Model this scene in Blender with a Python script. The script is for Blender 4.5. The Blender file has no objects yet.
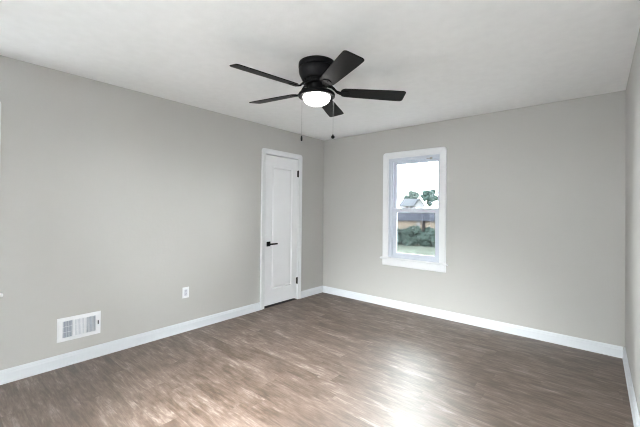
import bpy, bmesh, math, random
from mathutils import Vector, Matrix, noise

C = bpy.context.scene
COL = C.collection
PI = math.pi
H = 2.44            # ceiling height
W = 3.573           # room width along the back wall
YF = -5.30          # inner face of the wall behind the camera
T = 0.14            # wall thickness

# ------------------------------------------------------------------ camera
cam_d = bpy.data.cameras.new('camera')
cam = bpy.data.objects.new('camera', cam_d)
COL.objects.link(cam)
yaw, pit, roll = -0.702827, 0.009844, 0.010312
s_, c_ = math.sin(yaw), math.cos(yaw)
fw = Vector((s_, c_, 0)); rt = Vector((c_, -s_, 0)); up = Vector((0, 0, 1))
fw, up = fw*math.cos(pit) + up*math.sin(pit), up*math.cos(pit) - fw*math.sin(pit)
rt, up = rt*math.cos(roll) + up*math.sin(roll), up*math.cos(roll) - rt*math.sin(roll)
m = Matrix((rt, up, -fw)).transposed().to_4x4()
m.translation = Vector((3.38174, -4.07523, 1.31620))
cam.matrix_world = m
cam_d.sensor_width = 36.0
cam_d.lens = 328.06/640*36
cam_d.shift_y = -(213.5 - 206.803)/640
cam_d.clip_start = 0.02
cam_d.clip_end = 600
C.camera = cam

# ------------------------------------------------------------------ sky and added window lamps
SKY, SKY_PATCH = 35.0, 150.0
w = bpy.data.worlds.new('overcast_sky'); C.world = w
w.use_nodes = True
nt = w.node_tree
bgn = nt.nodes['Background']
tc = nt.nodes.new('ShaderNodeTexCoord')
sx = nt.nodes.new('ShaderNodeSeparateXYZ')
rmp = nt.nodes.new('ShaderNodeValToRGB')
# bright hazy band above the horizon, greyer cloud overhead
rmp.color_ramp.elements[0].position = 0.25
rmp.color_ramp.elements[0].color = (0.96, 0.98, 1.0, 1)
rmp.color_ramp.elements[1].position = 0.70
rmp.color_ramp.elements[1].color = (0.20, 0.21, 0.225, 1)
nt.links.new(tc.outputs['Generated'], sx.inputs[0])
nt.links.new(sx.outputs['Z'], rmp.inputs[0])
nt.links.new(rmp.outputs[0], bgn.inputs['Color'])
# brighter patch added beyond the houses opposite the window to strengthen the floor glow
dt = nt.nodes.new('ShaderNodeVectorMath'); dt.operation = 'DOT_PRODUCT'
dt.inputs[1].default_value = Vector((-0.36, 0.90, 0.13)).normalized()
nt.links.new(tc.outputs['Generated'], dt.inputs[0])
mr = nt.nodes.new('ShaderNodeMapRange'); mr.interpolation_type = 'SMOOTHSTEP'
mr.inputs['From Min'].default_value = 0.80; mr.inputs['From Max'].default_value = 0.985
mr.inputs['To Min'].default_value = SKY; mr.inputs['To Max'].default_value = SKY_PATCH
nt.links.new(dt.outputs['Value'], mr.inputs['Value'])
nt.links.new(mr.outputs[0], bgn.inputs['Strength'])


def fill_lamp(name, loc, rotz, sxx, syy, watts, colour=(1, 1, 1), tilt=0.0, spread=130):
    """area lamp added outside a window to brighten the room; local -Z of the lamp points into the room"""
    l = bpy.data.lights.new(name, 'AREA')
    l.shape = 'RECTANGLE'; l.size = sxx; l.size_y = syy
    l.spread = math.radians(spread)
    l.energy = watts; l.color = colour
    o = bpy.data.objects.new(name, l); COL.objects.link(o)
    o.location = loc
    o.rotation_euler = (PI/2 + tilt, 0, rotz)
    return o


# outside the left wall's second window: added lamps, one square on and one oblique
fill_lamp('fill_left', (-0.9, -4.25, 2.05), -PI/2 + 0.08, 1.3, 1.4, 380, (0.95, 0.98, 1.0), -0.42, 120)
fill_lamp('fill_left_oblique', (-0.9, -4.95, 2.0), -PI/2 + 0.7, 1.2, 1.2, 170, (0.95, 0.98, 1.0), -0.50, 80)
# lamps added outside the front window, the higher one brightening the floor
fill_lamp('fill_front', (2.05, YF - 0.75, 1.75), 0, 1.4, 1.6, 190, (0.98, 0.99, 1.0), -0.22)
fill_lamp('fill_front_high', (2.20, YF - 1.2, 2.45), 0.08, 1.2, 1.2, 420, (0.98, 0.99, 1.0), -0.62, 56)

# outside the narrow right-hand window behind the camera, added high lamp
fill_lamp('fill_right_high', (W + 1.2, -5.10, 2.75), PI/2 - 0.40, 1.0, 1.0, 130, (0.98, 0.99, 1.0), -0.66, 60)

# and a lower added lamp
fill_lamp('fill_right', (W + 0.75, -4.85, 1.40), PI/2, 1.0, 1.6, 55, (0.98, 0.99, 1.0), 0.05)

C.view_settings.view_transform = 'Standard'
C.view_settings.look = 'None'
C.view_settings.exposure = 0.05
C.view_settings.gamma = 1.0
C.view_settings.use_curve_mapping = False
try:
    C.cycles.use_denoising = True
    C.cycles.max_bounces = 10
    C.cycles.diffuse_bounces = 6
    C.cycles.transparent_max_bounces = 12
    C.cycles.sample_clamp_indirect = 40.0
    C.cycles.sample_clamp_direct = 24.0
    C.cycles.filter_width = 1.1
except Exception:
    pass


# ------------------------------------------------------------------ node helpers
def new_mat(name):
    mt = bpy.data.materials.new(name)
    mt.use_nodes = True
    n = mt.node_tree.nodes
    return mt, mt.node_tree, n['Principled BSDF']


def setin(b, key, val):
    if key in b.inputs:
        b.inputs[key].default_value = val


def mat_plain(name, col, rough=0.5, metal=0.0, spec=0.5, bump=0.0, bscale=60.0, bdist=0.002,
              var=0.0, vscale=6.0):
    mt, t, b = new_mat(name)
    setin(b, 'Roughness', rough); setin(b, 'Metallic', metal); setin(b, 'Specular IOR Level', spec)
    co = t.nodes.new('ShaderNodeTexCoord')
    nz = t.nodes.new('ShaderNodeTexNoise')
    nz.inputs['Scale'].default_value = vscale; nz.inputs['Detail'].default_value = 4
    t.links.new(co.outputs['Object'], nz.inputs['Vector'])
    r = t.nodes.new('ShaderNodeValToRGB')
    r.color_ramp.elements[0].position = 0.3; r.color_ramp.elements[1].position = 0.7
    r.color_ramp.elements[0].color = tuple(x*(1 - var) for x in col) + (1,)
    r.color_ramp.elements[1].color = tuple(min(1, x*(1 + var)) for x in col) + (1,)
    t.links.new(nz.outputs['Fac'], r.inputs[0])
    t.links.new(r.outputs[0], b.inputs['Base Color'])
    if bump > 0:
        n2 = t.nodes.new('ShaderNodeTexNoise')
        n2.inputs['Scale'].default_value = bscale; n2.inputs['Detail'].default_value = 3
        t.links.new(co.outputs['Object'], n2.inputs['Vector'])
        bp = t.nodes.new('ShaderNodeBump')
        bp.inputs['Strength'].default_value = bump; bp.inputs['Distance'].default_value = bdist
        t.links.new(n2.outputs['Fac'], bp.inputs['Height'])
        t.links.new(bp.outputs[0], b.inputs['Normal'])
    return mt


def mat_glass():
    mt = bpy.data.materials.new('window_glass'); mt.use_nodes = True
    t = mt.node_tree; t.nodes.clear()
    out = t.nodes.new('ShaderNodeOutputMaterial')
    tr = t.nodes.new('ShaderNodeBsdfTransparent'); tr.inputs[0].default_value = (0.96, 0.98, 0.97, 1)
    gl = t.nodes.new('ShaderNodeBsdfGlossy'); gl.inputs['Roughness'].default_value = 0.02
    fr = t.nodes.new('ShaderNodeFresnel'); fr.inputs[0].default_value = 1.45
    mx = t.nodes.new('ShaderNodeMixShader')
    t.links.new(fr.outputs[0], mx.inputs[0]); t.links.new(tr.outputs[0], mx.inputs[1])
    t.links.new(gl.outputs[0], mx.inputs[2]); t.links.new(mx.outputs[0], out.inputs[0])
    return mt


def mat_screen():
    mt = bpy.data.materials.new('insect_mesh'); mt.use_nodes = True
    t = mt.node_tree; t.nodes.clear()
    out = t.nodes.new('ShaderNodeOutputMaterial')
    tr = t.nodes.new('ShaderNodeBsdfTransparent')
    df = t.nodes.new('ShaderNodeBsdfDiffuse'); df.inputs[0].default_value = (0.012, 0.013, 0.015, 1)
    mx = t.nodes.new('ShaderNodeMixShader'); mx.inputs[0].default_value = 0.28
    t.links.new(tr.outputs[0], mx.inputs[1]); t.links.new(df.outputs[0], mx.inputs[2])
    t.links.new(mx.outputs[0], out.inputs[0])
    return mt


def mat_floor():
    """vinyl planks laid along x: random tone per plank, streaky rustic grain, thin joints"""
    mt, t, b = new_mat('vinyl_plank')
    N = t.nodes; L = t.links

    def math_(op, a, bb=None):
        n = N.new('ShaderNodeMath'); n.operation = op
        for i, v in enumerate((a, bb)):
            if v is None: continue
            if hasattr(v, 'links'): L.new(v, n.inputs[i])
            else: n.inputs[i].default_value = v
        return n.outputs[0]

    co = N.new('ShaderNodeTexCoord')
    sp = N.new('ShaderNodeSeparateXYZ'); L.new(co.outputs['Object'], sp.inputs[0])
    X, Y = sp.outputs['X'], sp.outputs['Y']
    PWID, PLEN = 0.122, 0.92
    row = math_('FLOOR', math_('DIVIDE', Y, PWID))
    wn = N.new('ShaderNodeTexWhiteNoise'); wn.noise_dimensions = '1D'; L.new(row, wn.inputs['W'])
    xo = math_('ADD', X, math_('MULTIPLY', wn.outputs['Value'], 7.3))
    colm = math_('FLOOR', math_('DIVIDE', xo, PLEN))
    cb = N.new('ShaderNodeCombineXYZ'); L.new(row, cb.inputs[0]); L.new(colm, cb.inputs[1])
    wn2 = N.new('ShaderNodeTexWhiteNoise'); wn2.noise_dimensions = '2D'; L.new(cb.outputs[0], wn2.inputs['Vector'])
    # grain coordinates, shifted per plank
    cv = N.new('ShaderNodeCombineXYZ')
    L.new(math_('MULTIPLY', xo, 5.5), cv.inputs[0])
    L.new(math_('MULTIPLY', Y, 34.0), cv.inputs[1])
    L.new(math_('MULTIPLY', wn2.outputs['Value'], 40.0), cv.inputs[2])
    g1 = N.new('ShaderNodeTexNoise'); g1.inputs['Scale'].default_value = 1.0
    g1.inputs['Detail'].default_value = 5; g1.inputs['Roughness'].default_value = 0.62
    g1.inputs['Distortion'].default_value = 0.9
    L.new(cv.outputs[0], g1.inputs['Vector'])
    cv2 = N.new('ShaderNodeCombineXYZ')
    L.new(math_('MULTIPLY', xo, 9.0), cv2.inputs[0])
    L.new(math_('MULTIPLY', Y, 120.0), cv2.inputs[1])
    L.new(math_('MULTIPLY', wn2.outputs['Value'], 17.0), cv2.inputs[2])
    g2 = N.new('ShaderNodeTexNoise'); g2.inputs['Scale'].default_value = 1.0
    g2.inputs['Detail'].default_value = 5; g2.inputs['Roughness'].default_value = 0.65; L.new(cv2.outputs[0], g2.inputs['Vector'])
    # blotches a couple of hand-widths long
    cv3 = N.new('ShaderNodeCombineXYZ')
    L.new(math_('MULTIPLY', xo, 4.0), cv3.inputs[0]); L.new(math_('MULTIPLY', Y, 14.0), cv3.inputs[1])
    L.new(math_('MULTIPLY', wn2.outputs['Value'], 9.0), cv3.inputs[2])
    g3 = N.new('ShaderNodeTexNoise'); g3.inputs['Scale'].default_value = 1.0
    g3.inputs['Detail'].default_value = 6; g3.inputs['Roughness'].default_value = 0.68; L.new(cv3.outputs[0], g3.inputs['Vector'])
    f = math_('ADD', math_('MULTIPLY', g1.outputs['Fac'], 0.44), math_('MULTIPLY', g2.outputs['Fac'], 0.32))
    f = math_('ADD', f, math_('MULTIPLY', g3.outputs['Fac'], 0.56))
    f = math_('ADD', f, math_('MULTIPLY', math_('SUBTRACT', wn2.outputs['Value'], 0.5), 0.08))
    ramp = N.new('ShaderNodeValToRGB')
    e = ramp.color_ramp.elements
    e[0].position = 0.44; e[0].color = FLOOR_COLS[0] + (1,)
    e[1].position = 0.90; e[1].color = FLOOR_COLS[3] + (1,)
    k = e.new(0.59); k.color = FLOOR_COLS[1] + (1,)
    k = e.new(0.72); k.color = FLOOR_COLS[2] + (1,)
    L.new(f, ramp.inputs[0])
    # joints
    fy = math_('FRACT', math_('DIVIDE', Y, PWID)); fx = math_('FRACT', math_('DIVIDE', xo, PLEN))
    jy = math_('LESS_THAN', fy, 0.012); jx = math_('LESS_THAN', fx, 0.0018)
    j = math_('MAXIMUM', jy, jx)
    mix = N.new('ShaderNodeMixRGB'); mix.blend_type = 'MULTIPLY'
    L.new(math_('MULTIPLY', j, 0.35), mix.inputs[0]); L.new(ramp.outputs[0], mix.inputs[1])
    mix.inputs[2].default_value = (0.30, 0.26, 0.24, 1)
    L.new(mix.outputs[0], b.inputs['Base Color'])
    rr = N.new('ShaderNodeMapRange'); rr.inputs['To Min'].default_value = FLOOR_ROUGH - 0.05
    rr.inputs['To Max'].default_value = FLOOR_ROUGH + 0.07
    L.new(g1.outputs['Fac'], rr.inputs['Value']); L.new(rr.outputs[0], b.inputs['Roughness'])
    # matte embossed vinyl with a thin satin wear layer
    setin(b, 'Specular IOR Level', 0.0)
    gls = N.new('ShaderNodeBsdfGlossy'); gls.inputs['Color'].default_value = (1, 1, 1, 1)
    L.new(rr.outputs[0], gls.inputs['Roughness'])
    mxs = N.new('ShaderNodeMixShader'); mxs.inputs[0].default_value = FLOOR_SPEC
    L.new(b.outputs[0], mxs.inputs[1]); L.new(gls.outputs[0], mxs.inputs[2])
    L.new(mxs.outputs[0], N['Material Output'].inputs['Surface'])
    bp = N.new('ShaderNodeBump'); bp.inputs['Strength'].default_value = 0.25; bp.inputs['Distance'].default_value = 0.001
    hgt = math_('SUBTRACT', g2.outputs['Fac'], math_('MULTIPLY', j, 0.8))
    L.new(hgt, bp.inputs['Height']); L.new(bp.outputs[0], b.inputs['Normal']); L.new(bp.outputs[0], gls.inputs['Normal'])
    return mt


FLOOR_COLS = [(0.030, 0.015, 0.008), (0.080, 0.047, 0.030), (0.152, 0.104, 0.080), (0.365, 0.298, 0.268)]
FLOOR_ROUGH = 0.46
FLOOR_SPEC = 0.165

M = {}
M['wall'] = mat_plain('greige_wall_paint', (0.492, 0.485, 0.474), 0.75, spec=0.25, bump=0.25, bscale=28, bdist=0.004, var=0.012, vscale=2.2)
M['ceiling'] = mat_plain('textured_ceiling_paint', (0.84, 0.845, 0.855), 0.9, spec=0.2, bump=0.22, bscale=70, bdist=0.004, var=0.02, vscale=14)
M['trim'] = mat_plain('white_trim_paint', (0.755, 0.765, 0.79), 0.38, spec=0.4, var=0.01)
M['base'] = mat_plain('white_baseboard_paint', (0.69, 0.715, 0.755), 0.40, spec=0.35, var=0.01)
M['door'] = mat_plain('white_door_paint', (0.83, 0.835, 0.865), 0.42, spec=0.4, var=0.01)
M['vinyl'] = mat_plain('white_window_vinyl', (0.58, 0.615, 0.69), 0.40, spec=0.25, var=0.008)
M['plastic'] = mat_plain('white_plastic', (0.82, 0.83, 0.86), 0.35, var=0.005)
M['plastic_shade'] = mat_plain('grey_white_plastic', (0.62, 0.63, 0.70), 0.35, var=0.005)
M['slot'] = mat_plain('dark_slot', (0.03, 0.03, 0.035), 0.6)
M['duct'] = mat_plain('galvanised_duct', (0.36, 0.40, 0.47), 0.55, metal=0.0, var=0.05)
M['steel'] = mat_plain('brushed_steel', (0.55, 0.55, 0.56), 0.35, metal=1.0)
M['black'] = mat_plain('satin_black_metal', (0.007, 0.007, 0.008), 0.42, spec=0.09, var=0.1)
M['blade'] = mat_plain('black_blade_laminate', (0.009, 0.0085, 0.0085), 0.40, spec=0.14, bump=0.15, bscale=40, var=0.15, vscale=30)
M['chain'] = mat_plain('pull_chain_nickel', (0.42, 0.42, 0.43), 0.4, metal=0.6)
M['floor'] = mat_floor()
M['glass'] = mat_glass()
M['screen'] = mat_screen()
M['closet'] = mat_plain('closet_paint', (0.35, 0.34, 0.32), 0.8)
M['siding_out'] = mat_plain('outside_siding', (0.6, 0.6, 0.58), 0.8)


def mat_emit_bowl():
    mt, t, b = new_mat('lit_frosted_glass')
    setin(b, 'Base Color', (0.9, 0.9, 0.88, 1)); setin(b, 'Roughness', 0.35)
    # the frosted bowl glows brightest around its lamps in the middle
    setin(b, 'Emission Color', (1.0, 0.98, 0.95, 1)); setin(b, 'Emission Strength', 8.0)
    return mt


M['bowl'] = mat_emit_bowl()
M['lawn'] = mat_plain('lawn_grass', (0.0864, 0.0998, 0.0849), 0.9, bump=0.6, bscale=8, bdist=0.05, var=0.22, vscale=0.55, spec=0.0)
M['hedge'] = mat_plain('hedge_leaves', (0.0350, 0.0514, 0.0464), 0.7, bump=1.0, bscale=9, bdist=0.12, var=0.45, vscale=5, spec=0.0)
M['tree_a'] = mat_plain('grey_green_leaves', (0.0481, 0.0636, 0.0595), 0.8, bump=1.0, bscale=4, bdist=0.2, var=0.35, vscale=1.2, spec=0.0)
M['tree_b'] = mat_plain('deep_green_leaves', (0.0311, 0.0469, 0.0428), 0.8, bump=1.0, bscale=4, bdist=0.2, var=0.45, vscale=1.2, spec=0.0)
M['bark'] = mat_plain('tree_bark', (0.06, 0.05, 0.04), 0.9, spec=0.0)
M['brick'] = mat_plain('tan_brick', (0.1322, 0.1108, 0.0907), 0.85, var=0.15, vscale=3, spec=0.0)
M['slate'] = mat_plain('slate_grey_metal_roof', (0.0378, 0.0415, 0.0529), 0.6, var=0.12, vscale=1, spec=0.0)
M['house_white'] = mat_plain('white_siding', (0.1140, 0.1175, 0.1244), 0.8, var=0.03, spec=0.0)
M['house_roof'] = mat_plain('pale_grey_shingles', (0.0545, 0.0598, 0.0677), 0.9, var=0.06, vscale=2, spec=0.0)
M['dark_door'] = mat_plain('dark_stained_door', (0.02, 0.018, 0.018), 0.6, spec=0.0)


# ------------------------------------------------------------------ mesh helpers
def link(name, bm, mat, parent=None, smooth=False, bevel=0.0, segs=2, autosmooth=None):
    bmesh.ops.remove_doubles(bm, verts=bm.verts, dist=1e-6)
    bmesh.ops.recalc_face_normals(bm, faces=bm.faces)
    me = bpy.data.meshes.new(name); bm.to_mesh(me); bm.free()
    if smooth:
        for p in me.polygons: p.use_smooth = True
    if mat: me.materials.append(mat)
    o = bpy.data.objects.new(name, me); COL.objects.link(o)
    if parent: o.parent = parent
    if bevel > 0:
        md = o.modifiers.new('bevel', 'BEVEL'); md.width = bevel; md.segments = segs
        md.limit_method = 'ANGLE'; md.angle_limit = math.radians(40)
        md.harden_normals = False
    if autosmooth is not None:
        for e in me.edges: pass
        for p in me.polygons: p.use_smooth = True
        bmt = bmesh.new(); bmt.from_mesh(me)
        for e in bmt.edges:
            if len(e.link_faces) == 2 and e.calc_face_angle(0) > autosmooth: e.smooth = False
        bmt.to_mesh(me); bmt.free()
    return o


def box(bm, x0, x1, y0, y1, z0, z1):
    v = [bm.verts.new((x, y, z)) for x in (x0, x1) for y in (y0, y1) for z in (z0, z1)]
    for f in ((0, 1, 3, 2), (4, 6, 7, 5), (0, 4, 5, 1), (2, 3, 7, 6), (0, 2, 6, 4), (1, 5, 7, 3)):
        bm.faces.new([v[i] for i in f])


def boxes(*bs):
    bm = bmesh.new()
    for b in bs: box(bm, *b)
    return bm


def ring_frame(u0, u1, z0, z1, tl, tr, tb, tt, d0, d1):
    """a rectangular frame in the local x/z plane, members tl, tr, tb, tt wide, from depth d0 to d1"""
    bm = bmesh.new()
    o = [(u0, z0), (u1, z0), (u1, z1), (u0, z1)]
    i = [(u0 + tl, z0 + tb), (u1 - tr, z0 + tb), (u1 - tr, z1 - tt), (u0 + tl, z1 - tt)]
    V = {}
    for k, pts in (('o', o), ('i', i)):
        for d in (0, 1):
            V[k, d] = [bm.verts.new((p[0], (d0, d1)[d], p[1])) for p in pts]
    for a in range(4):
        b = (a + 1) % 4
        bm.faces.new((V['o', 0][a], V['o', 0][b], V['i', 0][b], V['i', 0][a]))
        bm.faces.new((V['o', 1][a], V['i', 1][a], V['i', 1][b], V['o', 1][b]))
        bm.faces.new((V['o', 0][a], V['o', 1][a], V['o', 1][b], V['o', 0][b]))
        bm.faces.new((V['i', 0][a], V['i', 0][b], V['i', 1][b], V['i', 1][a]))
    return bm


def lathe(profile, n=48, cx=0, cy=0):
    bm = bmesh.new()
    rows = []
    for r, z in profile:
        if r < 1e-5:
            rows.append([bm.verts.new((cx, cy, z))])
        else:
            rows.append([bm.verts.new((cx + r*math.cos(2*PI*i/n), cy + r*math.sin(2*PI*i/n), z)) for i in range(n)])
    for a, b in zip(rows, rows[1:]):
        for i in range(n):
            j = (i + 1) % n
            if len(a) == 1 and len(b) == 1: continue
            if len(a) == 1: bm.faces.new((a[0], b[i], b[j]))
            elif len(b) == 1: bm.faces.new((a[i], a[j], b[0]))
            else: bm.faces.new((a[i], a[j], b[j], b[i]))
    return bm


def tube(bm, pts, radii, n=10, cap=True):
    pts = [Vector(p) for p in pts]
    if not isinstance(radii, (list, tuple)): radii = [radii]*len(pts)
    rows = []
    ref = None
    for i, p in enumerate(pts):
        d = (pts[min(i + 1, len(pts) - 1)] - pts[max(i - 1, 0)]).normalized()
        if ref is None:
            ref = Vector((0, 0, 1)) if abs(d.z) < 0.9 else Vector((1, 0, 0))
        a = (ref - d*ref.dot(d)).normalized(); b = d.cross(a); ref = a
        r = radii[i]
        rows.append([bm.verts.new(p + a*r*math.cos(2*PI*k/n) + b*r*math.sin(2*PI*k/n)) for k in range(n)])
    for a, b in zip(rows, rows[1:]):
        for k in range(n):
            j = (k + 1) % n
            bm.faces.new((a[k], a[j], b[j], b[k]))
    if cap:
        bm.faces.new(rows[0][::-1]); bm.faces.new(rows[-1])


def empty(name, loc=(0, 0, 0), rotz=0.0, parent=None):
    o = bpy.data.objects.new(name, None); COL.objects.link(o)
    o.location = loc; o.rotation_euler = (0, 0, rotz)
    o.empty_display_size = 0.1
    if parent: o.parent = parent
    return o


def tag(o, label=None, cat=None, group=None, kind=None):
    if label: o['label'] = label
    if cat: o['category'] = cat
    if group: o['group'] = group
    if kind: o['kind'] = kind
    return o


def struct(o, label, cat):
    return tag(o, label, cat, kind='structure')


def wall_mesh(u0, u1, z0, z1, holes, d0, d1):
    """a wall in local x/z with rectangular holes (a0, a1, b0, b1), thickness d0..d1 along local y"""
    bm = bmesh.new()
    us = sorted({u0, u1} | {h[0] for h in holes} | {h[1] for h in holes})
    zs = sorted({z0, z1} | {h[2] for h in holes} | {h[3] for h in holes})
    us = [u for u in us if u0 <= u <= u1]; zs = [z for z in zs if z0 <= z <= z1]

    def solid(i, j):
        if i < 0 or j < 0 or i >= len(us) - 1 or j >= len(zs) - 1: return False
        cu, cz = (us[i] + us[i + 1])/2, (zs[j] + zs[j + 1])/2
        return not any(h[0] < cu < h[1] and h[2] < cz < h[3] for h in holes)
    cache = {}

    def v(i, j, d):
        if (i, j, d) not in cache: cache[i, j, d] = bm.verts.new((us[i], (d0, d1)[d], zs[j]))
        return cache[i, j, d]
    for i in range(len(us) - 1):
        for j in range(len(zs) - 1):
            if not solid(i, j): continue
            bm.faces.new((v(i, j, 0), v(i + 1, j, 0), v(i + 1, j + 1, 0), v(i, j + 1, 0)))
            bm.faces.new((v(i, j, 1), v(i, j + 1, 1), v(i + 1, j + 1, 1), v(i + 1, j, 1)))
            if not solid(i - 1, j): bm.faces.new((v(i, j, 0), v(i, j + 1, 0), v(i, j + 1, 1), v(i, j, 1)))
            if not solid(i + 1, j): bm.faces.new((v(i + 1, j, 0), v(i + 1, j, 1), v(i + 1, j + 1, 1), v(i + 1, j + 1, 0)))
            if not solid(i, j - 1): bm.faces.new((v(i, j, 0), v(i, j, 1), v(i + 1, j, 1), v(i + 1, j, 0)))
            if not solid(i, j + 1): bm.faces.new((v(i, j + 1, 0), v(i + 1, j + 1, 0), v(i + 1, j + 1, 1), v(i, j + 1, 1)))
    return bm


def casing_mesh(hw, z_bot, z_top, width, thick, round_from, segs=7):
    """three-sided casing around an opening of half width hw up to z_top: profiled, outer top corners rounded.
    local x along the wall, local -y into the room"""
    prof = [(0.0, 0.0), (0.0, thick*0.55), (width*0.10, thick*0.68), (width*0.22, thick*0.60), (width*0.55, thick*0.82),
            (width*0.78, thick), (width*0.93, thick), (width*0.985, thick*0.86), (width, thick*0.55), (width, 0.0)]
    bm = bmesh.new(); rows = []
    for o, t in prof:
        r = max(0.002, o - round_from)
        path = [(-hw - o, z_bot)]
        cx, cz = -hw - o + r, z_top + o - r
        for k in range(segs + 1):
            a = PI - (PI/2)*k/segs
            path.append((cx + r*math.cos(a), cz + r*math.sin(a)))
        cx = hw + o - r
        for k in range(segs + 1):
            a = PI/2 - (PI/2)*k/segs
            path.append((cx + r*math.cos(a), cz + r*math.sin(a)))
        path.append((hw + o, z_bot))
        rows.append([bm.verts.new((x, -t, z)) for x, z in path])
    for a, b in zip(rows, rows[1:]):
        for i in range(len(a) - 1):
            bm.faces.new((a[i], a[i + 1], b[i + 1], b[i]))
    bm.faces.new([r[0] for r in rows]); bm.faces.new([r[-1] for r in rows][::-1])
    # back
    a, b = rows[0], rows[-1]
    for i in range(len(a) - 1):
        bm.faces.new((a[i], b[i], b[i + 1], a[i + 1]))
    return bm


def extrude_profile(bm, prof, p0, p1, nrm):
    """sweep a closed (offset-from-wall, height) profile straight from p0 to p1; nrm points into the room"""
    p0, p1, nrm = Vector(p0), Vector(p1), Vector(nrm)
    A = [bm.verts.new(p0 + nrm*o + Vector((0, 0, z))) for o, z in prof]
    B = [bm.verts.new(p1 + nrm*o + Vector((0, 0, z))) for o, z in prof]
    n = len(prof)
    for i in range(n):
        j = (i + 1) % n
        bm.faces.new((A[i], A[j], B[j], B[i]))
    bm.faces.new(A[::-1]); bm.faces.new(B)


# ------------------------------------------------------------------ room shell
WIN_HW = 0.352          # inner half width of the window casing
WIN_C = 1.527           # centre of the window in the back wall
WIN2_C = -3.757 - 0.437 # centre of the window in the left wall
WIN4_C, WIN4_HW = -4.80, 0.24   # unseen window added in the right wall to brighten the left wall
WIN3_C = 2.05                # centre of the unseen window added for light behind the camera
DOOR_C, DOOR_HW = -0.900, 0.307
DOOR_TOP = 2.062

bm = boxes((-1.0, W + T, YF - T, T, -0.10, 0.0))
floor = link('floor', bm, M['floor'])
struct(floor, 'brown-grey vinyl plank floor with streaky wood grain', 'floor')
bm = boxes((-1.0, W + T, YF - T, T, H, H + 0.12))
ceiling = link('ceiling', bm, M['ceiling'])
struct(ceiling, 'white lightly textured ceiling', 'ceiling')


def win_hole(c, hw=WIN_HW):
    return (c - hw - 0.012, c + hw + 0.012, 0.655, 2.04)


# back wall: local x = world x
o = link('wall_back', wall_mesh(0, W, 0, H, [win_hole(WIN_C)], 0, T), M['wall'])
struct(o, 'greige back wall with the white window', 'wall')
# left wall: local x = world y, local y = world -x
o = link('wall_left', wall_mesh(YF - T, T, 0, H,
                                [win_hole(WIN2_C), (DOOR_C - DOOR_HW - 0.02, DOOR_C + DOOR_HW + 0.02, 0.0, DOOR_TOP + 0.02)], 0, T), M['wall'])
o.rotation_euler.z = PI/2
struct(o, 'long greige wall with the closet door, vent and outlet', 'wall')
# right wall
o = link('wall_right', wall_mesh(-T, -YF + T, 0, H, [win_hole(-WIN4_C, WIN4_HW)], 0, T), M['wall'])
o.location = (W, 0, 0); o.rotation_euler.z = -PI/2
struct(o, 'plain greige wall along the right edge', 'wall')
# wall behind the camera: local x = -world x
o = link('wall_front', wall_mesh(-W, 0, 0, H, [win_hole(-WIN3_C)], 0, T), M['wall'])
o.location = (0, YF, 0); o.rotation_euler.z = PI
struct(o, 'greige wall opposite the back wall with one added window', 'wall')
# unseen closet added behind the door so no sky shows under it
bm = boxes((-0.90, -0.86, -1.6, -0.2, 0, H), (-0.86, -T, -1.64, -1.6, 0, H), (-0.86, -T, -0.2, -0.16, 0, H))
o = link('wall_closet', bm, M['closet'])
struct(o, 'unseen closet walls added behind the closed white door to block the sky', 'wall')

# baseboards
BP = [(0, 0), (0.0200, 0), (0.0195, 0.006), (0.0170, 0.011), (0.0145, 0.013), (0.0145, 0.070), (0.0125, 0.076), (0.0105, 0.079), (0.0095, 0.088), (0.006, 0.096), (0.004, 0.101), (0, 0.101)]
bm = bmesh.new()
extrude_profile(bm, BP, (0, YF, 0), (0, DOOR_C - DOOR_HW - 0.078, 0), (1, 0, 0))
extrude_profile(bm, BP, (0, DOOR_C + DOOR_HW + 0.078, 0), (0, 0, 0), (1, 0, 0))
struct(link('baseboard_left', bm, M['base']), 'white baseboard running under the vent to the door and the corner', 'baseboard')
bm = bmesh.new(); extrude_profile(bm, BP, (0.0145, 0, 0), (W - 0.0145, 0, 0), (0, -1, 0))
struct(link('baseboard_back', bm, M['base']), 'white baseboard along the back wall under the window', 'baseboard')
bm = bmesh.new(); extrude_profile(bm, BP, (W, YF, 0), (W, 0, 0), (-1, 0, 0))
struct(link('baseboard_right', bm, M['base']), 'white baseboard along the right wall', 'baseboard')
bm = bmesh.new(); extrude_profile(bm, BP, (0.0145, YF, 0), (W - 0.0145, YF, 0), (0, 1, 0))
struct(link('baseboard_front', bm, M['base']), 'white baseboard of the wall opposite the back wall', 'baseboard')


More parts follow.
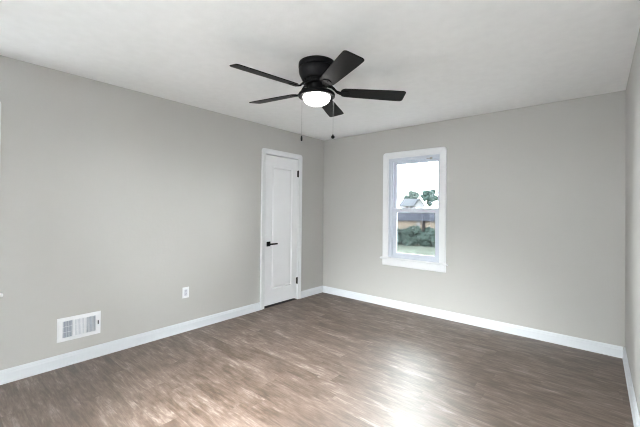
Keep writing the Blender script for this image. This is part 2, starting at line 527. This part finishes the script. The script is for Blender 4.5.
# ------------------------------------------------------------------ windows
def build_window(name, loc, rotz, label, bracket=False, hw=WIN_HW):
    r = empty(name, loc, rotz)
    struct(r, label, 'window')
    sw = hw - 0.023            # half width of the sashes
    so = 0.016                 # and their offset in the frame
    link('window_casing', casing_mesh(hw, 0.676, 2.030, 0.085, 0.019, 0.042), M['trim'], r)
    # stool with a rounded nose and horns past the casing
    bm = boxes((-hw - 0.112, hw + 0.112, -0.045, 0.0, 0.652, 0.676), (-hw - 0.012, hw + 0.012, 0.0, 0.032, 0.655, 0.676))
    link('window_sill', bm, M['trim'], r, bevel=0.008, segs=3)
    bm = bmesh.new()
    ap = [(0, 0.565), (0.010, 0.565), (0.014, 0.572), (0.016, 0.585), (0.016, 0.636), (0.013, 0.652), (0, 0.652)]
    extrude_profile(bm, ap, (-hw - 0.085, 0, 0), (hw + 0.085, 0, 0), (0, -1, 0))
    link('window_apron', bm, M['trim'], r)
    # vinyl frame
    link('window_frame', ring_frame(-hw - 0.012, hw + 0.012, 0.656, 2.039, 0.050, 0.018, 0.034, 0.030, 0.004, 0.125), M['vinyl'], r, bevel=0.003)
    bm = boxes((-hw + 0.036, -hw + 0.050, 0.018, 0.030, 0.69, 2.009), (hw - 0.020, hw - 0.006, 0.018, 0.030, 0.69, 2.009),
               (-hw + 0.038, hw - 0.006, 0.018, 0.030, 0.69, 0.70), (-hw + 0.038, hw - 0.006, 0.018, 0.030, 2.0, 2.009))
    link('sash_stop', bm, M['vinyl'], r, bevel=0.002)
    up_ = link('upper_sash', ring_frame(so - sw, so + sw, 1.296, 2.006, 0.046, 0.046, 0.050, 0.052, 0.074, 0.104), M['vinyl'], r, bevel=0.006)
    link('window_pane', boxes((so - sw + 0.044, so + sw - 0.044, 0.087, 0.091, 1.344, 1.956)), M['glass'], up_)
    lo = link('lower_sash', ring_frame(so - sw, so + sw, 0.692, 1.352, 0.062, 0.062, 0.054, 0.058, 0.034, 0.066), M['vinyl'], r, bevel=0.006)
    link('window_pane', boxes((so - sw + 0.06, so + sw - 0.06, 0.048, 0.052, 0.744, 1.296)), M['glass'], lo)
    bm = boxes((-0.030, 0.030, 0.040, 0.062, 1.352, 1.358), (-0.012, 0.034, 0.044, 0.056, 1.358, 1.366))
    link('sash_lock', bm, M['vinyl'], r, bevel=0.002)
    sc = link('screen_frame', ring_frame(so - sw + 0.002, so + sw - 0.002, 0.692, 1.330, 0.016, 0.016, 0.016, 0.016, 0.107, 0.116), M['vinyl'], r)
    link('insect_screen', boxes((so - sw + 0.018, so + sw - 0.018, 0.1105, 0.1115, 0.708, 1.314)), M['screen'], sc)
    if bracket:
        bm = boxes((0.180, 0.262, -0.004, 0.010, 1.986, 1.994), (0.225, 0.250, -0.008, 0.012, 1.976, 2.000))
        b_ = link('blind_bracket', bm, mat_plain('tan_metal_clip', (0.36, 0.33, 0.30), 0.5), r, bevel=0.002)
        b_['label'] = 'small grey-tan clip at the head of the window'
    return r


build_window('window_1', (WIN_C, 0, 0), 0, 'white double-hung window in the back wall, lawn and houses outside', True)
build_window('window_2', (0, WIN2_C, 0), PI/2, 'white window casing and sill cut off by the left edge')
build_window('added_window_front', (WIN3_C, YF, 0), PI, 'unseen window added behind the camera to light the room, in the wall facing the back wall')

build_window('added_window_right', (W, WIN4_C, 0), -PI/2, 'narrow unseen window added in the right wall to brighten the left wall', hw=WIN4_HW)

# ------------------------------------------------------------------ closet door (local x = world y, local y = -world x)
door = empty('door_1', (0, DOOR_C, 0), PI/2)
struct(door, 'narrow white one-panel closet door with black handle and hinges', 'door')
link('door_casing', casing_mesh(DOOR_HW + 0.008, 0.0, DOOR_TOP, 0.070, 0.018, 0.028), M['trim'], door)
bm = boxes((-DOOR_HW - 0.019, -DOOR_HW, 0.0, T, 0, DOOR_TOP + 0.019), (DOOR_HW, DOOR_HW + 0.019, 0.0, T, 0, DOOR_TOP + 0.019),
           (-DOOR_HW, DOOR_HW, 0.0, T, DOOR_TOP, DOOR_TOP + 0.019),
           (-DOOR_HW, -DOOR_HW + 0.012, 0.045, 0.075, 0, DOOR_TOP), (DOOR_HW - 0.012, DOOR_HW, 0.045, 0.075, 0, DOOR_TOP),
           (-DOOR_HW + 0.012, DOOR_HW - 0.012, 0.045, 0.075, DOOR_TOP - 0.012, DOOR_TOP))
link('door_jamb', bm, M['trim'], door)


def door_leaf():
    """one-panel leaf: stiles and rails around a sunken moulding and a flat field, front face at local y = 0.002"""
    bm = bmesh.new()
    x0, x1, z0, z1 = -DOOR_HW + 0.0035, DOOR_HW - 0.003, 0.027, DOOR_TOP - 0.011
    f, bk = 0.003, 0.038
    rects = [(x0, x1, z0, z1, f)]
    px0, px1, pz0, pz1 = x0 + 0.110, x1 - 0.110, z0 + 0.205, z1 - 0.145
    for ins, d in ((0.0, f), (0.006, f + 0.009), (0.020, f + 0.011), (0.030, f + 0.0045), (0.050, f + 0.003)):
        rects.append((px0 + ins, px1 - ins, pz0 + ins, pz1 - ins, d))
    rings = []
    for a, b, c, d, y in rects:
        rings.append([bm.verts.new((a, y, c)), bm.verts.new((b, y, c)), bm.verts.new((b, y, d)), bm.verts.new((a, y, d))])
    for A, B in zip(rings, rings[1:]):
        for i in range(4):
            j = (i + 1) % 4
            bm.faces.new((A[i], A[j], B[j], B[i]))
    bm.faces.new(rings[-1])
    B = [bm.verts.new((v.co.x, bk, v.co.z)) for v in rings[0]]
    for i in range(4):
        j = (i + 1) % 4
        bm.faces.new((rings[0][j], rings[0][i], B[i], B[j]))
    bm.faces.new(B[::-1])
    return bm


gap_strip = link('gap_shade', boxes((-DOOR_HW, DOOR_HW, 0.001, T, 0.0, 0.005)), M['slot'], door)  # dark strip stands in for the shade in the gap under the door
gap_strip['label'] = 'dark strip standing in for the shade in the gap under the door'
leaf = link('door_panel', door_leaf(), M['door'], door)
# lever handle: square rose, neck, lever
hx = -DOOR_HW + 0.058
hz = 0.852
bm = boxes((hx - 0.032, hx + 0.032, -0.006, 0.003, hz - 0.032, hz + 0.032))
rose = link('door_handle', bm, M['black'], door, bevel=0.002)
rose['label'] = 'black lever handle on a square plate'
bm = bmesh.new()
tube(bm, [(hx, -0.004, hz), (hx, -0.048, hz)], 0.011, 16)
box(bm, hx - 0.013, hx + 0.118, -0.058, -0.044, hz - 0.010, hz + 0.010)
link('lever', bm, M['black'], rose, bevel=0.002)
for zc in (1.845, 0.277):
    bm = bmesh.new()
    xx = DOOR_HW + 0.001
    for k in range(5):
        za = zc - 0.047 + k*0.0188
        tube(bm, [(xx, -0.006, za + 0.0006), (xx, -0.006, za + 0.0182)], 0.0085, 12)
    tube(bm, [(xx, -0.006, zc - 0.051), (xx, -0.006, zc + 0.052)], 0.0045, 10)
    box(bm, xx - 0.016, xx + 0.006, -0.0035, 0.0035, zc - 0.045, zc + 0.045)
    hng = link('hinge', bm, M['black'], door)
    hng['label'] = 'black hinge'

# ------------------------------------------------------------------ ceiling fan
FX, FY = 1.7325, -2.182
fan = empty('ceiling_fan', (FX, FY, H))
tag(fan, 'black five-blade flush ceiling fan with a lit white bowl and two pull chains', 'ceiling fan')
Z0 = -H
# motor housing against the ceiling: wide band, groove, tapering drum
link('mounting_ring', lathe([(0, 0), (0.139, 0), (0.141, -0.006), (0.141, -0.034), (0.137, -0.040), (0, -0.040)], 56), M['black'], fan, autosmooth=0.6)
link('motor_housing', lathe([(0, -0.040), (0.132, -0.040), (0.138, -0.046), (0.139, -0.062), (0.134, -0.085), (0.121, -0.112), (0.112, -0.130), (0.106, -0.134), (0, -0.134)], 56), M['black'], fan, autosmooth=0.6)
bm = lathe([(0, -0.134), (0.100, -0.134), (0.102, -0.140), (0.102, -0.158), (0.096, -0.164), (0.06, -0.166), (0, -0.166)], 40)
for k in range(20):     # cooling fins round the flywheel
    a = 2*PI*k/20
    ca, sa = math.cos(a), math.sin(a)
    tube(bm, [(0.102*ca, 0.102*sa, -0.136), (0.102*ca, 0.102*sa, -0.160)], 0.0045, 6)
link('flywheel', bm, M['black'], fan, autosmooth=0.6)
link('switch_housing', lathe([(0, -0.166), (0.068, -0.166), (0.070, -0.170), (0.066, -0.186), (0.064, -0.206), (0.072, -0.214), (0, -0.214)], 40), M['black'], fan, autosmooth=0.6)
fit = link('light_fitter', lathe([(0, -0.212), (0.074, -0.212), (0.100, -0.217), (0.124, -0.225), (0.136, -0.233), (0.141, -0.241), (0.140, -0.256), (0.134, -0.260), (0.120, -0.255), (0, -0.248)], 56), M['black'], fan, autosmooth=0.6)
bowl_prof = [(0.105, -0.250)]
for k in range(1, 13):
    a = (PI/2)*k/12
    bowl_prof.append((0.106*math.cos(a)**0.85 if k < 12 else 0.0, -0.254 - 0.068*math.sin(a)))
bw = link('glass_bowl', lathe(bowl_prof, 56), M['bowl'], fan, smooth=True)
bw['label'] = 'lit white frosted glass bowl'


def blade_outline():
    """half-width along the blade, rounded tip corners and a narrower rounded root"""
    r0, r1 = 0.185, 0.678
    pts = []
    # lower edge root -> tip
    rc = 0.024
    def hwid(r): return 0.056 + (0.0705 - 0.056)*min(1, max(0, (r - r0)/0.40))
    for k in range(7):            # root corner
        a = PI + (PI/2)*k/6
        pts.append((r0 + 0.038 + 0.038*math.cos(a), -(hwid(r0) - 0.038) + 0.038*math.sin(a)))
    for k in range(1, 9):
        r = r0 + 0.05 + (r1 - rc - r0 - 0.05)*k/9
        pts.append((r, -hwid(r)))
    for k in range(7):
        a = -PI/2 + (PI/2)*k/6
        pts.append((r1 - rc + rc*math.cos(a), -(hwid(r1) - rc) + rc*math.sin(a)))
    return pts + [(x, -y) for x, y in reversed(pts)]


def make_blade_bm():
    bm = bmesh.new()
    pts = blade_outline()
    top = [bm.verts.new((x, y, 0.003)) for x, y in pts]
    bot = [bm.verts.new((x, y, -0.003)) for x, y in pts]
    n = len(pts)
    bm.faces.new(top); bm.faces.new(bot[::-1])
    for i in range(n):
        j = (i + 1) % n
        bm.faces.new((top[i], bot[i], bot[j], top[j]))
    return bm


def make_bracket_bm():
    """arm from the flywheel that drops and widens into a plate screwed under the blade root"""
    bm = bmesh.new()
    # plate under the blade root, in the blade's own tilted plane
    out = []
    for k in range(24):
        a = 2*PI*k/24
        out.append((0.218 + 0.040*math.cos(a), 0.034*math.sin(a)))
    t = [bm.verts.new((x, y, -0.0031)) for x, y in out]
    b = [bm.verts.new((x, y, -0.0080)) for x, y in out]
    bm.faces.new(t); bm.faces.new(b[::-1])
    for i in range(24):
        j = (i + 1) % 24
        bm.faces.new((t[i], b[i], b[j], t[j]))
    for sx_, sy_ in ((0.203, 0.018), (0.203, -0.018), (0.240, 0.0)):
        tube(bm, [(sx_, sy_, -0.0075), (sx_, sy_, -0.0105)], 0.0055, 8)
    # arm, an S-curve flattened bar
    path = [(0.085, 0, 0.052), (0.112, 0, 0.046), (0.135, 0, 0.026), (0.155, 0, 0.004), (0.180, 0, -0.006), (0.205, 0, -0.007)]
    rows = []
    for i, p in enumerate(path):
        wv = [0.016, 0.0145, 0.012, 0.012, 0.017, 0.026][i]
        th = [0.006, 0.0065, 0.0065, 0.006, 0.0045, 0.003][i]
        rows.append([bm.verts.new((p[0], wv, p[2] + th)), bm.verts.new((p[0], -wv, p[2] + th)),
                     bm.verts.new((p[0], -wv, p[2] - th)), bm.verts.new((p[0], wv, p[2] - th))])
    for A, B in zip(rows, rows[1:]):
        for i in range(4):
            j = (i + 1) % 4
            bm.faces.new((A[i], A[j], B[j], B[i]))
    bm.faces.new(rows[0]); bm.faces.new(rows[-1][::-1])
    return bm


blade0 = link('blade', make_blade_bm(), M['blade'], fan, bevel=0.0015)
brk0 = link('blade_bracket', make_bracket_bm(), M['black'], blade0, autosmooth=0.7)
BASE, PITCH = math.radians(-102.08), math.radians(-12.4)
TILT = (-0.040, -0.013)      # the rotor hangs a little out of level


def set_blade(b, k):
    a = BASE + k*2*PI/5
    mat = Matrix.Rotation(a, 4, 'Z') @ Matrix.Rotation(PITCH, 4, 'X')
    sh = Matrix.Rotation(-math.atan(TILT[0]), 4, 'Y') @ Matrix.Rotation(math.atan(TILT[1]), 4, 'X')
    b.matrix_local = Matrix.Translation((0, 0, -0.212)) @ sh @ mat


set_blade(blade0, 0)
for k in range(1, 5):
    b = blade0.copy(); COL.objects.link(b); b.parent = fan
    q = brk0.copy(); COL.objects.link(q); q.parent = b
    q.matrix_parent_inverse = brk0.matrix_parent_inverse.copy()
    set_blade(b, k)


def pull_chain(dx, z_top, z_bot, long_knob):
    """bead chain hanging from the fitter; dx is measured across the room's diagonal"""
    e = Vector((rt.x, rt.y, 0)).normalized()
    p = e*dx
    bm = bmesh.new()
    pts, rad = [], []
    n = int((z_top - z_bot)/0.006)
    for i in range(n + 1):
        pts.append((p.x, p.y, z_top + (z_bot - z_top)*i/n)); rad.append(0.0015 if i % 2 else 0.0009)
    tube(bm, pts, rad, 6)
    c = link('pull_chain', bm, M['chain'], fan, smooth=True)
    if long_knob:
        prof = [(0, z_bot + 0.006), (0.004, z_bot + 0.004), (0.0065, z_bot - 0.006), (0.0075, z_bot - 0.020), (0.0060, z_bot - 0.033), (0, z_bot - 0.037)]
    else:
        prof = [(0, z_bot + 0.010), (0.004, z_bot + 0.008), (0.005, z_bot + 0.002)]
        for k in range(1, 10):
            a = PI/2 - PI*k/10*1.0
            prof.append((0.0140*math.cos(a), z_bot - 0.012 + 0.0140*math.sin(a)))
        prof.append((0, z_bot - 0.026))
    k_ = link('pull_knob', lathe(prof, 16, p.x, p.y), M['black'], c, smooth=True)
    k_['label'] = 'slim black pull knob' if long_knob else 'round black pull knob'


pull_chain(-0.112, -0.256, -0.560, True)
pull_chain(0.128, -0.256, -0.551, False)

# ------------------------------------------------------------------ wall register (local x = world y, local y = -world x)
vent = empty('wall_vent', (0, -3.2485, 0.203), PI/2)
tag(vent, 'white metal wall register with three louvre banks above the left baseboard', 'vent')
vw, vh = 0.1545, 0.196


def register_plate():
    bm = bmesh.new()
    xs = [-vw, -0.118, -0.052, -0.040, 0.036, 0.048, 0.116, vw]
    zs = [0.0, 0.030, vh - 0.030, vh]
    f, bk = -0.0085, 0.0
    holes = [(1, 1), (3, 1), (5, 1)]
    cache = {}

    def v(i, j, d):
        y = (f, bk)[d]
        if d == 0 and (i in (0, 7) or j in (0, 3)): y = -0.003     # pressed, sloping rim
        key = (i, j, d)
        if key not in cache: cache[key] = bm.verts.new((xs[i], y, zs[j]))
        return cache[key]
    for i in range(7):
        for j in range(3):
            if (i, j) in holes:
                q = [(i, j), (i + 1, j), (i + 1, j + 1), (i, j + 1)]
                for a in range(4):
                    c0, c1 = q[a], q[(a + 1) % 4]
                    bm.faces.new((v(*c0, 0), v(*c0, 1), v(*c1, 1), v(*c1, 0)))
                continue
            bm.faces.new((v(i, j, 0), v(i + 1, j, 0), v(i + 1, j + 1, 0), v(i, j + 1, 0)))
            bm.faces.new((v(i, j, 1), v(i, j + 1, 1), v(i + 1, j + 1, 1), v(i + 1, j, 1)))
    for i in range(7):
        for j in (0, 3):
            bm.faces.new((v(i, j, 0), v(i, j, 1), v(i + 1, j, 1), v(i + 1, j, 0)))
    for j in range(3):
        for i in (0, 7):
            bm.faces.new((v(i, j, 0), v(i, j + 1, 0), v(i, j + 1, 1), v(i, j, 1)))
    return bm


link('faceplate', register_plate(), M['plastic'], vent)
link('damper', boxes((-0.119, 0.117, -0.0012, -0.0002, 0.029, vh - 0.029)), M['duct'], vent)


def fin_bank(x0, x1, n, ang, wid, horiz=0):
    bm = bmesh.new()
    z0, z1 = 0.030, vh - 0.030
    for k in range(n):
        cx = x0 + (x1 - x0)*(k + 0.5)/n
        dx, dy = math.sin(ang)*wid/2, math.cos(ang)*wid/2
        nx, ny = math.cos(ang)*0.0005, -math.sin(ang)*0.0005
        yc = -0.0050
        vs = []
        for z in (z0, z1):
            for sgn, tt in ((-1, -1), (-1, 1), (1, 1), (1, -1)):
                vs.append(bm.verts.new((cx + sgn*dx + tt*nx, yc + sgn*dy + tt*ny, z)))
        a, b = vs[:4], vs[4:]
        bm.faces.new(a[::-1]); bm.faces.new(b)
        for i in range(4):
            j = (i + 1) % 4
            bm.faces.new((a[i], a[j], b[j], b[i]))
    for k in range(horiz):
        zc = z0 + (z1 - z0)*(k + 1)/(horiz + 1)
        box(bm, x0, x1, -0.0078, -0.0062, zc - 0.0012, zc + 0.0012)
    return bm


link('louver_bank', fin_bank(-0.118, -0.052, 6, 0.30, 0.006, 2), M['plastic'], vent)
link('louver_bank', fin_bank(-0.040, 0.036, 8, 1.15, 0.0088, 2), M['plastic'], vent)
link('louver_bank', fin_bank(0.048, 0.116, 7, -0.30, 0.0066, 0), M['plastic'], vent)
bm = boxes((0.131, 0.1375, -0.016, -0.005, 0.085, 0.118))
lv = link('damper_lever', bm, M['slot'], vent, bevel=0.0015)
lv['label'] = 'dark damper lever'
for sx_ in (-0.137, 0.147):
    bm = bmesh.new(); tube(bm, [(sx_, -0.004, vh/2), (sx_, -0.0085, vh/2)], 0.0038, 12)
    link('screw', bm, M['plastic'], vent)

# ------------------------------------------------------------------ wall outlet
out = empty('wall_outlet', (0, -2.305, 0.357), PI/2)
tag(out, 'white electrical outlet with a rectangular insert on the left wall near the door', 'outlet')
link('cover_plate', boxes((-0.0365, 0.0365, -0.0062, 0.0, 0.0, 0.116)), M['plastic'], out, bevel=0.003, segs=3)
rec = link('receptacle', boxes((-0.0168, 0.0168, -0.0082, -0.004, 0.0245, 0.0915)), M['plastic_shade'], out, bevel=0.0012)
bm = bmesh.new()
for zc in (0.041, 0.075):
    box(bm, -0.0082, -0.0062, -0.0086, -0.0078, zc - 0.001, zc + 0.0075)
    box(bm, 0.0060, 0.0078, -0.0086, -0.0078, zc, zc + 0.0070)
    tube(bm, [(0, -0.0078, zc - 0.0065), (0, -0.0086, zc - 0.0065)], 0.0023, 10)
link('slot', bm, M['slot'], rec)
for zc in (0.012, 0.104):
    bm = bmesh.new(); tube(bm, [(0, -0.0055, zc), (0, -0.0072, zc)], 0.0028, 10)
    link('screw', bm, M['plastic'], out)

# ------------------------------------------------------------------ outdoors, seen from an upper floor
GZ = -3.2
ED = Vector((-0.406, 0.914, 0)).normalized(); ER = Vector((0.914, 0.406, 0)).normalized()
OC = Vector((3.38, -4.075, 0))
ROTZ = math.atan2(ER.y, ER.x)


def yard(s, d, z=0.0):
    """a spot in the yard: s metres to the right and d metres out along the view from the window"""
    p = OC + ER*s + ED*d
    return (p.x, p.y, z)


bm = bmesh.new()
n = 64
grid = {}
for i in range(n + 1):
    for j in range(n + 1):
        s = -160 + 320*i/n; d = -120 + 320*j/n
        p = yard(s, d)
        grid[i, j] = bm.verts.new((p[0], p[1], GZ + 0.10*noise.noise(Vector((s*0.05, d*0.05, 0)))))
for i in range(n):
    for j in range(n):
        bm.faces.new((grid[i, j], grid[i + 1, j], grid[i + 1, j + 1], grid[i, j + 1]))
g = link('ground', bm, M['lawn'])
struct(g, 'green lawn outside the window', 'lawn')


def leafy(bm, centres, rng, leaf, per):
    """crowns built from a bumpy core plus many small leaf sprays over it"""
    for c, r in centres:
        c = Vector(c)
        ret = bmesh.ops.create_icosphere(bm, subdivisions=2, radius=r*0.8)
        off = Vector((rng.uniform(-50, 50), rng.uniform(-50, 50), rng.uniform(-50, 50)))
        for v in ret['verts']:
            k = 1 + 0.45*noise.noise(v.co*(2.2/r) + off) + 0.3*noise.noise(v.co*(5.0/r) + off)
            v.co = v.co*k + c
        for _ in range(per):
            d = Vector((rng.gauss(0, 1), rng.gauss(0, 1), rng.gauss(0, 1))).normalized()
            p = c + d*r*rng.uniform(0.75, 1.15)
            L_ = leaf*rng.uniform(0.6, 1.3)
            a = Vector((rng.gauss(0, 1), rng.gauss(0, 1), rng.gauss(0, 1))).normalized()
            n_ = (d + a*0.8).normalized()
            t_ = n_.cross(a).normalized(); b_ = n_.cross(t_)
            # a folded leaf spray: two triangles each side of a bent midrib
            q = [bm.verts.new(p - t_*L_), bm.verts.new(p + b_*L_*0.45 - n_*L_*0.2), bm.verts.new(p + t_*L_ - n_*L_*0.3),
                 bm.verts.new(p - b_*L_*0.45 - n_*L_*0.2), bm.verts.new(p + n_*L_*0.12)]
            for i in range(4):
                bm.faces.new((q[i], q[(i + 1) % 4], q[4]))


rng = random.Random(7)
# hedge
hd = empty('hedge', yard(0, 45.2, GZ), ROTZ)
tag(hd, 'dense dark green hedge along the far side of the lawn', 'hedge')
bm = bmesh.new(); cs = []
for k in range(230):
    s = rng.uniform(-13, 13)
    cs.append(((s, rng.uniform(-0.9, 0.9), rng.uniform(0.25, 1.95 + 0.22*math.sin(s*0.9 + 1.2))), rng.uniform(0.45, 0.75)))
leafy(bm, cs, rng, 0.20, 60)
link('foliage', bm, M['hedge'], hd)
for k in range(13):
    s = -12 + 2*k + rng.uniform(-0.3, 0.3)
    bm = bmesh.new()
    tube(bm, [(s, 0, -0.1), (s + 0.1, 0, 1.2)], [0.09, 0.05], 6)
    link('stem', bm, M['bark'], hd)

# low brick house behind the hedge
lh = empty('brick_house', yard(0, 52, GZ), ROTZ)
tag(lh, 'low tan brick house with a slate-grey roof behind the hedge', 'house')
bm = boxes((-14, 12, 0.0, 7.0, -0.2, 3.3))
link('house_wall', bm, M['brick'], lh)
bm = bmesh.new()
# gable roof along the front, with standing seams
A = [(-14.5, -0.7, 3.16), (12.5, -0.7, 3.16), (12.5, 3.5, 4.42), (-14.5, 3.5, 4.42), (12.5, 7.7, 3.16), (-14.5, 7.7, 3.16)]
vs = [bm.verts.new(p) for p in A]; vb = [bm.verts.new((p[0], p[1], p[2] - 0.14)) for p in A]
for q in ((0, 1, 2, 3), (3, 2, 4, 5)):
    bm.faces.new([vs[i] for i in q]); bm.faces.new([vb[i] for i in reversed(q)])
for a, b in ((0, 1), (1, 2), (2, 4), (4, 5), (5, 3), (3, 0)):
    bm.faces.new((vs[a], vb[a], vb[b], vs[b]))
for k in range(60):
    xx = -14.3 + k*0.45
    c = [(xx, -0.7, 3.165), (xx + 0.06, -0.7, 3.165), (xx + 0.06, 3.5, 4.425), (xx, 3.5, 4.425)]
    lo_ = [bm.verts.new(p) for p in c]; hi_ = [bm.verts.new((p[0], p[1], p[2] + 0.05)) for p in c]
    bm.faces.new(hi_)
    for i in range(4):
        j = (i + 1) % 4
        bm.faces.new((lo_[i], lo_[j], hi_[j], hi_[i]))
link('roof', bm, M['slate'], lh)
d_ = link('house_door', boxes((0.90, 1.36, -0.06, 0.02, 0.0, 3.02)), M['dark_door'], lh)
d_['label'] = 'dark door'
link('porch_post', boxes((0.12, 0.62, -0.30, -0.04, 0.0, 3.1)), M['house_white'], lh)
for x0 in (-9.5, -6.2, 4.6, 8.0):
    wf = link('house_window', ring_frame(x0, x0 + 1.3, 1.2, 2.5, 0.09, 0.09, 0.09, 0.09, -0.06, 0.02), M['house_white'], lh)
    link('house_window_pane', boxes((x0 + 0.09, x0 + 1.21, -0.03, 0.0, 1.29, 2.41)), M['dark_door'], wf)

# white house further off
wh = empty('white_house', yard(-1.6, 100, GZ), ROTZ)
tag(wh, 'pale house with a light grey gabled roof beyond the brick house', 'house')
link('house_wall', boxes((-3.0, 3.9, 0.0, 8.0, -0.2, 6.2)), M['house_white'], wh)
# main roof: ridge along x
bm = bmesh.new()
A = [(-3.5, -0.5, 6.15), (2.4, -0.5, 6.15), (2.4, 4.0, 8.25), (-2.2, 4.0, 8.25), (2.4, 8.5, 6.15), (-3.5, 8.5, 6.15)]
vs = [bm.verts.new(p) for p in A]; vb = [bm.verts.new((p[0], p[1], p[2] - 0.2)) for p in A]
for q in ((0, 1, 2, 3), (3, 2, 4, 5)):
    bm.faces.new([vs[i] for i in q]); bm.faces.new([vb[i] for i in reversed(q)])
bm.faces.new((vs[0], vs[3], vs[5])); bm.faces.new((vb[0], vb[5], vb[3]))
for a, b in ((0, 1), (1, 2), (2, 4), (4, 5), (5, 0)):
    bm.faces.new((vs[a], vb[a], vb[b], vs[b]))
link('roof', bm, M['house_roof'], wh)
# cross gable towards us
bm = bmesh.new()
g0, g1, gm, zt, ze = 1.2, 3.9, 2.55, 8.05, 6.2
f_ = [bm.verts.new(p) for p in ((g0, -0.6, -0.2), (g1, -0.6, -0.2), (g1, -0.6, ze), (gm, -0.6, zt), (g0, -0.6, ze))]
b_ = [bm.verts.new((v.co.x, 6.0, v.co.z)) for v in f_]
bm.faces.new(f_); bm.faces.new(b_[::-1])
for i in range(5):
    j = (i + 1) % 5
    bm.faces.new((f_[i], b_[i], b_[j], f_[j]))
link('gable', bm, M['house_white'], wh)
bm = bmesh.new()
for (xa, za), (xb, zb) in (((g0 - 0.5, ze - 0.55), (gm, zt + 0.12)), ((gm, zt + 0.12), (g1 + 0.5, ze - 0.55))):
    q = [bm.verts.new(p) for p in ((xa, -1.1, za), (xb, -1.1, zb), (xb, 6.0, zb), (xa, 6.0, za))]
    q2 = [bm.verts.new((v.co.x, v.co.y, v.co.z + 0.28)) for v in q]
    bm.faces.new(q); bm.faces.new(q2)
    for i in range(4):
        j = (i + 1) % 4
        bm.faces.new((q[i], q[j], q2[j], q2[i]))
link('gable_roof', bm, M['house_roof'], wh)
for x0 in (-1.4, -0.2):
    wf = link('house_window', ring_frame(x0, x0 + 0.9, 5.0, 6.0, 0.08, 0.08, 0.08, 0.08, -0.06, 0.02), M['house_white'], wh)
    link('house_window_pane', boxes((x0 + 0.08, x0 + 0.82, -0.03, 0.0, 5.08, 5.92)), M['dark_door'], wf)


def tree(name, s, d, height, crown, label, mat, seed, clumps, trunk_r=0.25):
    rg = random.Random(seed)
    t = empty(name, yard(s, d, GZ), ROTZ)
    tag(t, label, 'tree')
    bm = bmesh.new(); cs = []
    for (cx, cz, rx, rz, nn) in crown:
        for k in range(nn):
            while True:
                a, b, c = rg.uniform(-1, 1), rg.uniform(-1, 1), rg.uniform(-1, 1)
                if a*a + b*b + c*c < 1: break
            cs.append(((cx + a*rx, b*rx, cz + c*rz), rg.uniform(*clumps)))
    leafy(bm, cs, rg, 0.26, 60)
    link('foliage', bm, mat, t)
    bm = bmesh.new()
    top = crown[0]
    tube(bm, [(0, 0, -0.3), (0.1, 0, top[1]*0.5), (top[0], 0, top[1])], [trunk_r, trunk_r*0.7, trunk_r*0.3], 8)
    for (cx, cz, rx, rz, nn) in crown[1:]:
        tube(bm, [(top[0]*0.5, 0, top[1]*0.7), (cx*0.6, 0, cz*0.85), (cx, 0, cz)], [trunk_r*0.5, trunk_r*0.35, trunk_r*0.15], 6)
    link('trunk', bm, M['bark'], t)
    return t


tree('deciduous_tree', 3.4, 95, 10, [(0.0, 8.2, 1.6, 1.3, 46), (-1.0, 9.5, 0.9, 0.8, 18), (1.6, 8.1, 0.9, 0.6, 18), (0.8, 9.7, 0.9, 0.7, 18), (0.0, 6.6, 0.8, 0.7, 16), (-1.7, 8.6, 0.6, 0.4, 8)],
     'deep green tree to the right of the pale house', M['tree_b'], 3, (0.22, 0.46))
tree('deciduous_tree', -1.2, 116, 11, [(0.0, 9.3, 1.5, 1.3, 50), (-2.0, 9.2, 0.8, 0.8, 18), (0.9, 10.5, 0.7, 0.7, 20), (-0.5, 10.6, 0.6, 0.8, 18), (1.5, 9.6, 0.7, 0.8, 14)],
     'grey-green tree rising behind the roof of the pale house', M['tree_a'], 5, (0.24, 0.48))
tree('deciduous_tree', -6.3, 75, 9, [(0.0, 4.0, 1.2, 1.2, 26), (-1.5, 5.0, 1.0, 0.9, 16)],
     'tree left of the pale house behind the left window frame', M['tree_b'], 9, (0.3, 0.6))
